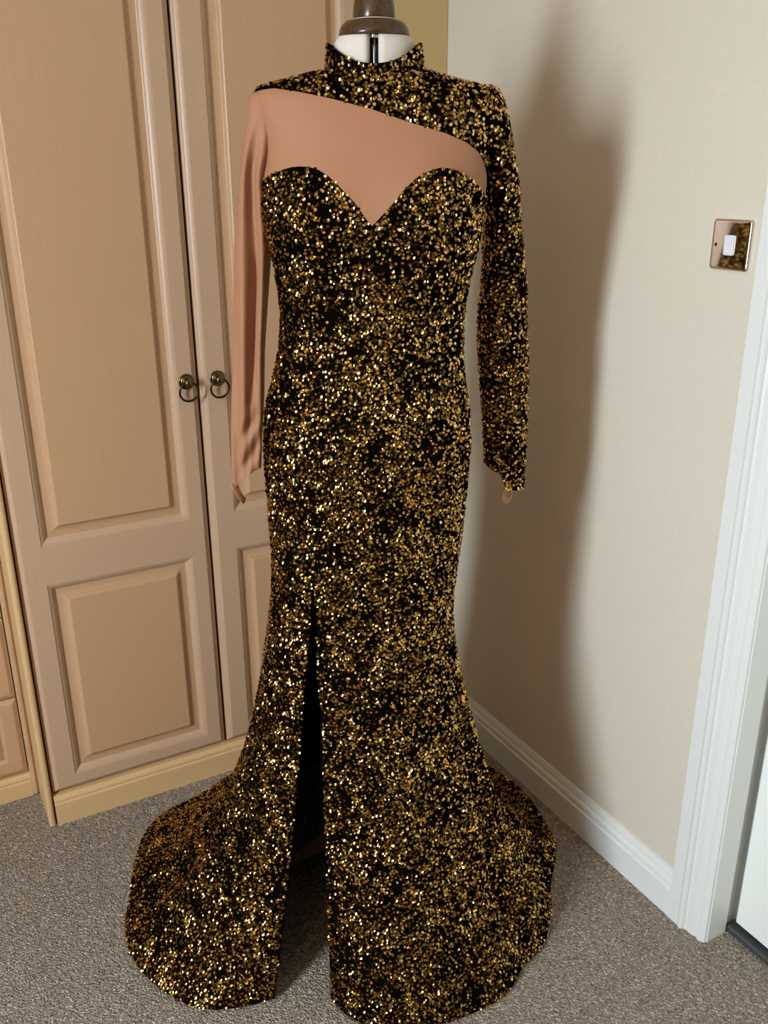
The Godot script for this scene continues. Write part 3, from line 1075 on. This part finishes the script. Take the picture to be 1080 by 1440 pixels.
	ribbon(m, [Vector3(-0.2867, 1.0159, -0.0180), Vector3(-0.2814, 1.0031, -0.0140), Vector3(-0.2737, 0.9883, -0.0160), Vector3(-0.2685, 0.9763, -0.0240), Vector3(-0.2740, 0.9791, -0.0360), Vector3(-0.2839, 0.9941, -0.0400), Vector3(-0.2897, 1.0091, -0.0380)], 0.0065)
	obj("thumb_loop", m, M.satin, g)
	m = MB.new()
	ribbon(m, [Vector3(0.2479, 0.9876, -0.0950), Vector3(0.2431, 0.9763, -0.0910), Vector3(0.2370, 0.9665, -0.0890), Vector3(0.2386, 0.9534, -0.0930), Vector3(0.2491, 0.9466, -0.1030), Vector3(0.2566, 0.9565, -0.1110), Vector3(0.2545, 0.9758, -0.1110)], 0.0075)
	obj("thumb_loop", m, M.satin, g)
	print("sequins: ", total)

func ribbon(m: MB, pts: Array, w: float) -> void:
	# a soft flat band, smoothed along its length
	var fine := []
	var rad := []
	for k in pts.size() - 1:
		for j in 6:
			var t := j / 6.0
			var q := Vector3.ZERO
			for ax in 3:
				q[ax] = cat(pts[maxi(k - 1, 0)][ax], pts[k][ax], pts[k + 1][ax], pts[mini(k + 2, pts.size() - 1)][ax], t)
			fine.append(P(q.x, q.y, q.z))
			rad.append(w)
	tube(m, fine, rad, 12, false, 0.22)

# the side sheets of a band: the outer mesh's shape plus an inner face and a closed top
func join_in(outer_m: MB, inner: Array, outer: Array) -> MB:
	var m := MB.new()
	grid(m, outer, true, false)
	fix_out(m)
	var i := MB.new()
	grid(i, inner, true, false)
	fix_out(i, true)
	var base := m.v.size()
	for k in i.v.size():
		m.add(i.v[k], i.n[k], i.uv[k])
	for t in range(0, i.idx.size(), 3):
		m.tri_i(base + i.idx[t], base + i.idx[t + 1], base + i.idx[t + 2])
	var top := outer.size() - 1
	var S: int = outer[0].size()
	for j in S:
		m.quad(outer[top][j], outer[top][(j + 1) % S], inner[top][(j + 1) % S], inner[top][j], Vector3(0, 1, 0))
	return m

# turn all normals away from the body's axis (or towards it)
func fix_out(m: MB, inside := false) -> void:
	var score := 0.0
	for i in range(0, m.v.size(), 7):
		var d := m.v[i] - (AX + Vector3(-0.02 * U.x, m.v[i].y - 0.15, -0.02 * U.z))
		score += m.n[i].dot(d.normalized())
	if (score < 0.0) != inside:
		for i in m.n.size():
			m.n[i] = -m.n[i]
		for t in range(0, m.idx.size(), 3):
			var k := m.idx[t]
			m.idx[t] = m.idx[t + 1]
			m.idx[t + 1] = k

# an empty hanging sleeve; tab = [height, inner u, outer u, half depth]; ends = height of the cuff over u
func sleeve(tab: Array, ends: Array, nc0: float, nc1: float, soft: float) -> MB:
	var rows := []
	var R := 150
	var S := 64
	for r in R + 1:
		var fr := r / float(R) * (tab.size() - 1)
		var k := clampi(int(fr), 0, tab.size() - 2)
		var t := fr - k
		var q := []
		for c in 4:
			q.append(cat(tab[maxi(k - 1, 0)][c], tab[k][c], tab[k + 1][c], tab[mini(k + 2, tab.size() - 1)][c], t))
		var row := []
		for s in S:
			var a := TAU * s / S
			var c := cos(a)
			var d := sin(a)
			var u: float = (q[1] + q[2]) * 0.5 + (q[2] - q[1]) * 0.5 * signf(c) * pow(absf(c), 0.8)
			var n: float = q[3] * signf(d) * pow(absf(d), 0.9)
			var h: float = q[0]
			var nc := lerpf(nc0, nc1, smoothstep(1.66, 1.30, h))
			n += nc
			if soft > 0.0:
				# limp cloth: long folds from the armhole, small creases at the cuff
				var along_ := 1.69 - h
				var x: float = (u - q[1]) / (q[2] - q[1])
				var big := exp(-pow((x - 0.42 - 0.30 * smoothstep(0.06, 0.34, along_)) / 0.14, 2.0)) * smoothstep(0.05, 0.12, along_) * (1.0 - smoothstep(0.40, 0.56, along_))
				var second := exp(-pow((x - 0.72 + 0.25 * along_) / 0.09, 2.0)) * smoothstep(0.22, 0.30, along_)
				var cuff := smoothstep(0.50, 0.58, along_) * (1.0 - smoothstep(0.62, 0.66, along_))
				n += maxf(d, 0.0) * (-0.009 * big - 0.008 * second + 0.006 * sin(x * 11.0 - along_ * 7.0) * smoothstep(0.02, 0.12, along_) - 0.010 * cuff * (0.5 + 0.5 * sin(along_ * 95.0 + x * 9.0)) * smoothstep(0.2, 0.5, x))
			else:
				n += d * 0.003 * sin(h * 45.0 + u * 60.0)
			if r > R * 0.86:
				h = maxf(h, along(ends, u))
			var sc := (1.6 - nc) / 1.6
			row.append(P(u * sc, 1.565 + (h - 1.565) * sc, n))
		rows.append(row)
	var m := MB.new()
	grid(m, rows, true, false)
	# outward from the sleeve's own middle
	var score := 0.0
	for r in range(10, R - 10, 10):
		var mid := Vector3.ZERO
		for s in S:
			mid += rows[r][s]
		mid /= S
		for s in range(0, S, 4):
			score += m.n[r * S + s].dot(rows[r][s] - mid)
	if score < 0.0:
		for i in m.n.size():
			m.n[i] = -m.n[i]
		for t in range(0, m.idx.size(), 3):
			var k := m.idx[t]
			m.idx[t] = m.idx[t + 1]
			m.idx[t + 1] = k
	return m

# ------------------------------------------------------------------ ceiling lamp
func build_lamp() -> void:
	var l := thing("ceiling_lamp", "cream drum shade lamp hanging from the middle of the bedroom ceiling", "lamp")
	var m := MB.new()
	lathe(m, Vector3(LAMP.x, 2.42, LAMP.z), Vector3(0, -1, 0), [[0.0, 0.0], [0.05, 0.0], [0.05, 0.02], [0.004, 0.025], [0.004, 0.12], [0.0, 0.12]], 24)
	obj("ceiling_rose", m, M.paint, l)
	m = MB.new()
	lathe(m, Vector3(LAMP.x, LAMP.y - 0.09, LAMP.z), Vector3(0, 1, 0), [[0.20, 0.0], [0.17, 0.2], [0.168, 0.2], [0.198, 0.0]], 40)
	obj("lamp_shade", m, M.shade, l)
	m = MB.new()
	lathe(m, LAMP, Vector3(0, 1, 0), [[0.0, -0.03], [0.02, -0.024], [0.03, 0.0], [0.02, 0.024], [0.0, 0.03]], 16)
	obj("bulb", m, M.bulb, l)
	var b := OmniLight3D.new()
	b.name = "lamp_light"
	b.light_color = Color(1.0, 0.78, 0.5)
	b.light_energy = LAMP_E
	b.light_size = 0.03
	b.omni_range = 12.0
	b.omni_attenuation = 2.0
	b.shadow_enabled = true
	b.position = LAMP
	l.add_child(b)

const LAMP := Vector3(-1.8, 2.22, 1.9)
const LAMP_E := 0.09
const WIN_X := -3.2
const WIN_Z := 1.80
const WIN_Y := 1.55
const WIN_W := 0.52
const WIN_H := 1.65
const WIN_E := 12.5

func _ready() -> void:
	rng.seed = 20240
	# camera
	var cam := Camera3D.new()
	cam.name = "camera"
	cam.fov = rad_to_deg(2.0 * atan(720.0 / 1265.29))
	cam.near = 0.02
	var pitch := deg_to_rad(20.658)
	var yaw := deg_to_rad(28.874)
	var roll := deg_to_rad(0.2766)
	var fwd := Vector3(sin(yaw) * cos(pitch), -sin(pitch), -cos(yaw) * cos(pitch))
	var right := Vector3(cos(yaw), 0, sin(yaw))
	var down := fwd.cross(right)
	var rx := right * cos(roll) + down * sin(roll)
	var dn := right * -sin(roll) + down * cos(roll)
	cam.transform = Transform3D(Basis(rx, -dn, -fwd), Vector3(-1.329, 1.565, 2.0595))
	add_child(cam)
	cam.current = true
	# sky and exposure
	var we := WorldEnvironment.new()
	we.name = "environment"
	var e := Environment.new()
	e.background_mode = Environment.BG_SKY
	var sky := Sky.new()
	var sm := ProceduralSkyMaterial.new()
	sm.sky_top_color = Color(0.62, 0.72, 0.86)
	sm.sky_horizon_color = Color(0.86, 0.89, 0.93)
	sm.ground_bottom_color = Color(0.35, 0.36, 0.30)
	sm.ground_horizon_color = Color(0.6, 0.62, 0.58)
	sky.sky_material = sm
	e.sky = sky
	e.background_energy_multiplier = 1.6
	e.tonemap_mode = Environment.TONE_MAPPER_LINEAR
	e.tonemap_exposure = 1.02
	e.sdfgi_enabled = true
	e.ssao_enabled = true
	e.ssil_enabled = true
	we.environment = e
	add_child(we)
	# daylight through the window
	var win := AreaLight3D.new()
	win.name = "window_light"
	win.area_size = Vector2(WIN_W - 0.1, WIN_H - 0.1)
	win.light_color = Color(0.90, 0.96, 1.0)
	win.light_energy = WIN_E
	win.area_range = 12.0
	win.area_attenuation = 2.0
	win.shadow_enabled = true
	add_child(win)
	win.look_at_from_position(Vector3(WIN_X - 0.05, WIN_Y, WIN_Z), Vector3(WIN_X + 0.83, WIN_Y - 0.55, WIN_Z))
	make_materials()
	M.bulb = mat(Color(1, 0.95, 0.85), 0.5)
	M.bulb.emission_enabled = true
	M.bulb.emission = Color(1.0, 0.8, 0.55)
	M.bulb.emission_energy_multiplier = 3.0
	build_room()
	build_wardrobe()
	build_switch()
	build_form()
	build_gown()
	build_lamp()
